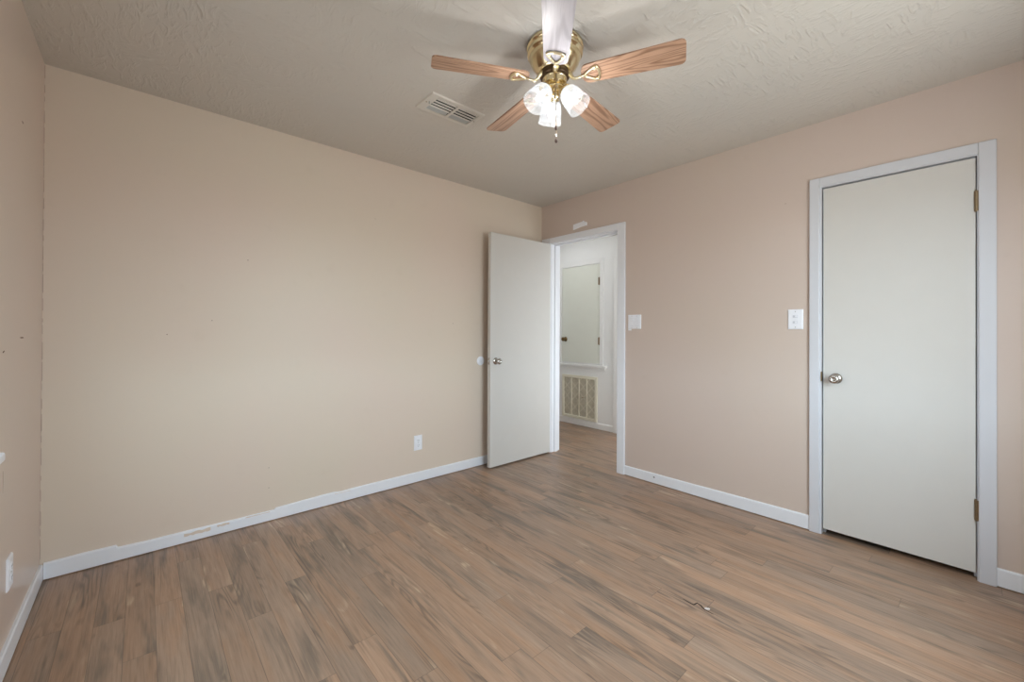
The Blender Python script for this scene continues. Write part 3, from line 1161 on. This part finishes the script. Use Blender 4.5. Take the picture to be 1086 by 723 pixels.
def screw(mt, x, y, z, par):
    bm = nb()
    lathe(bm, [(0, z + 0.0012), (0.0025, z + 0.001), (0.0032, z), (0, z - 0.001)], mt @ Matrix.Translation((x, y, 0)), 12)
    child('screw', bm, 'vent_slat', par)


# double switch by the doorway
o = (XR, 1.876, 1.269)
s1 = thing('light_switch', o, 'square white double light switch beside the doorway trim', 'light switch')
mt = wallframe(o, '-x')
b = nb()
plate(b, mt, 0.118, 0.116, 0.007)
child('switch_plate', b, 'plastic', s1)
for x in (-0.023, 0.023):
    rebox('rocker_frame', mt, (x - 0.0175, x + 0.0175, -0.034, 0.034, 0.0066, 0.0078), 'plastic_shade', s1, 0.0005)
    bm = nb()
    prism(bm, [(-0.032, 0.0070), (0.032, 0.0070), (0.032, 0.0120), (0.0, 0.0085), (-0.032, 0.0092)], lambda a, q, d: mt @ Vector((d, a, q)), x - 0.0160, x + 0.0160)
    child('rocker', bm, 'plastic', s1)
    screw(mt, x, 0.047, 0.007, s1)
    screw(mt, x, -0.047, 0.007, s1)
rebox('tape_scrap', mt, (-0.059, -0.030, -0.071, -0.055, 0.0002, 0.0015), 'plastic', s1)

# stacked switch by the closet door
o = (XR, 0.755, 1.268)
s2 = thing('light_switch', o, 'white wall switch with two stacked levers left of the closet door', 'light switch')
mt = wallframe(o, '-x')
b = nb()
plate(b, mt, 0.080, 0.123, 0.007)
child('switch_plate', b, 'plastic', s2)
rebox('switch_body', mt, (-0.0165, 0.0165, -0.034, 0.034, 0.0066, 0.0085), 'plastic', s2, 0.0008)
for y in (0.018, -0.018):
    rebox('toggle_slot', mt, (-0.013, 0.013, y - 0.007, y + 0.007, 0.0083, 0.0090), 'plastic_shade', s2)
    rebox('toggle', mt, (0.000, 0.011, y - 0.005, y + 0.005, 0.0086, 0.017), 'plastic', s2, 0.001)
for y in (0.048, -0.048):
    screw(mt, 0, y, 0.007, s2)


def outlet(o, face, label):
    t = thing('wall_outlet', o, label, 'outlet')
    m = wallframe(o, face)
    bm = nb()
    plate(bm, m, 0.070, 0.116, 0.007)
    child('outlet_plate', bm, 'plastic', t)
    for y in (0.0195, -0.0195):
        bm = nb()
        pts = []
        for i in range(24):
            a = 2 * PI * i / 24
            pts.append((max(-0.0145, min(0.0145, 0.0175 * math.cos(a))), y + 0.0145 * math.sin(a)))
        prism(bm, pts, lambda a, q, d: m @ Vector((a, q, d)), 0.0064, 0.0090)
        child('receptacle', bm, 'plastic', t)
        for x, h in ((-0.0065, 0.0040), (0.0065, 0.0032)):
            rebox('slot', m, (x - 0.0011, x + 0.0011, y + 0.002 - h, y + 0.002 + h, 0.0086, 0.0093), 'plastic_dark', t)
        bm = nb()
        lathe(bm, [(0, 0.0093), (0.0024, 0.0093), (0.0024, 0.0086), (0, 0.0086)], m @ Matrix.Translation((0, y - 0.008, 0)), 10)
        child('ground_hole', bm, 'plastic_dark', t)
    screw(m, 0, 0, 0.007, t)


outlet((1.628, YF, 0.307), '-y', 'white wall outlet low on the long beige wall')
outlet((XL, 2.318, 0.312), '+x', 'white outlet on the strip of wall at the left picture edge')

# wall bumper behind the open door
o = (2.240, YF, 0.925)
wb_ = thing('wall_bumper', o, 'round white door bumper on the beige wall beside the open door knob', 'door bumper')
b = nb()
mt = Matrix.Translation(o) @ FACE_S
lathe(b, [(0, 0.0), (0.039, 0.0), (0.040, 0.003), (0.038, 0.007), (0.033, 0.0085), (0.0, 0.0085)], mt, 36)
child('backing', b, 'plastic', wb_, True, 40)
b = nb()
lathe(b, [(0.024, 0.008), (0.022, 0.0105), (0.016, 0.0095), (0.0, 0.0085)], mt, 36)
child('cushion', b, 'plastic', wb_, True, 40)

# small white fitting above the doorway
o = (XR, 2.445, 2.163)
wf = thing('wall_fitting', o, 'small white oblong fitting on the peach wall just above the doorway trim', 'fitting')
mt = wallframe(o, '-x')
b = nb()
n0 = [(-0.078, -0.026), (-0.060, -0.024), (0.0, -0.016), (0.066, -0.010), (0.076, -0.014), (0.078, 0.016), (0.050, 0.030), (0.030, 0.030), (-0.05, 0.024), (-0.076, 0.020)]
prism(b, n0, lambda a, q, d: mt @ Vector((a, q, d)), 0.0002, 0.012)
child('body', b, 'plastic', wf)
b = nb()
tube(b, [mt @ Vector((0.040, 0.028, 0.008)), mt @ Vector((0.041, 0.036, 0.008))], 0.006, 8)
child('pin', b, 'plastic', wf)


# ------------------------------------------------------------------ marks on walls and floor (children of the surface they mark)
def blob(name, par, mapf, pts, th, mat):
    bm = nb()
    prism(bm, pts, mapf, 0.0, th)
    return obj(name, bm, mat, par)


def ragged(ca, cb, la, lb, ang=0.0, n=9):
    out = []
    for i in range(n):
        a = 2 * PI * i / n
        k = random.uniform(0.6, 1.0)
        x, y = la * k * math.cos(a), lb * k * math.sin(a)
        out.append((ca + x * math.cos(ang) - y * math.sin(ang), cb + x * math.sin(ang) + y * math.cos(ang)))
    return out


WLm = lambda a, q, d: (XL + 0.0001 + d, a, q)
WFm = lambda a, q, d: (a, YF - 0.0001 - d, q)
WRm = lambda a, q, d: (XR - 0.0001 - d, a, q)
FLm = lambda a, q, d: (a, q, 0.0001 + d)
blob('scuff_mark', wall_win, WLm, ragged(2.476, 1.989, 0.018, 0.003, -0.1), 0.0006, 'scuff')
blob('scuff_mark', wall_win, WLm, ragged(2.50, 1.151, 0.040, 0.003, 0.0), 0.0006, 'scuff')
blob('scuff_mark', wall_win, WLm, ragged(2.215, 1.107, 0.016, 0.004, 0.2), 0.0006, 'scuff')
blob('scuff_mark', wall_win, WLm, ragged(2.225, 0.66, 0.004, 0.045, 0.0), 0.0006, 'caulk')
for (x, z) in ((0.474, 1.608), (1.269, 2.005), (0.594, 0.330), (0.594, 0.206), (0.10, 1.16), (0.30, 1.24), (1.95, 1.25)):
    blob('nail_hole', wall_far, WFm, ragged(x, z, 0.0034, 0.0030), 0.0005, 'scuff')
blob('nail_hole', wall_right, WRm, ragged(0.81, 1.995, 0.006, 0.005), 0.0005, 'caulk')
# ragged paint seam in the near-left corner
b = nb()
z = 0.10
while z < H - 0.02:
    l = random.uniform(0.02, 0.10)
    w = random.uniform(0.0012, 0.0030)
    prism(b, [(XL + 0.0002, z), (XL + w, z + 0.004), (XL + w * 0.8, z + l - 0.004), (XL + 0.0002, z + l)], lambda a, q, d: (a, YF - 0.0002 - d, q), 0.0, 0.0012)
    z += l + random.uniform(0.002, 0.05)
obj('corner_seam', b, 'caulk', wall_far)
# chip in a floor plank
b = nb()
tube(b, [(1.804, 0.879, 0.0004), (1.801, 0.850, 0.0006), (1.800, 0.828, 0.0006), (1.823, 0.823, 0.0006), (1.819, 0.805, 0.0006), (1.804, 0.783, 0.0006), (1.802, 0.745, 0.0004)],
     [0.0010, 0.0020, 0.0032, 0.0036, 0.0036, 0.0026, 0.0008], 6, 0.3)
obj('floor_crack', b, 'chip_dark', floor)
blob('floor_chip', floor, FLm, ragged(1.819, 0.777, 0.014, 0.007, -1.0, 13), 0.0016, 'chip_pale')
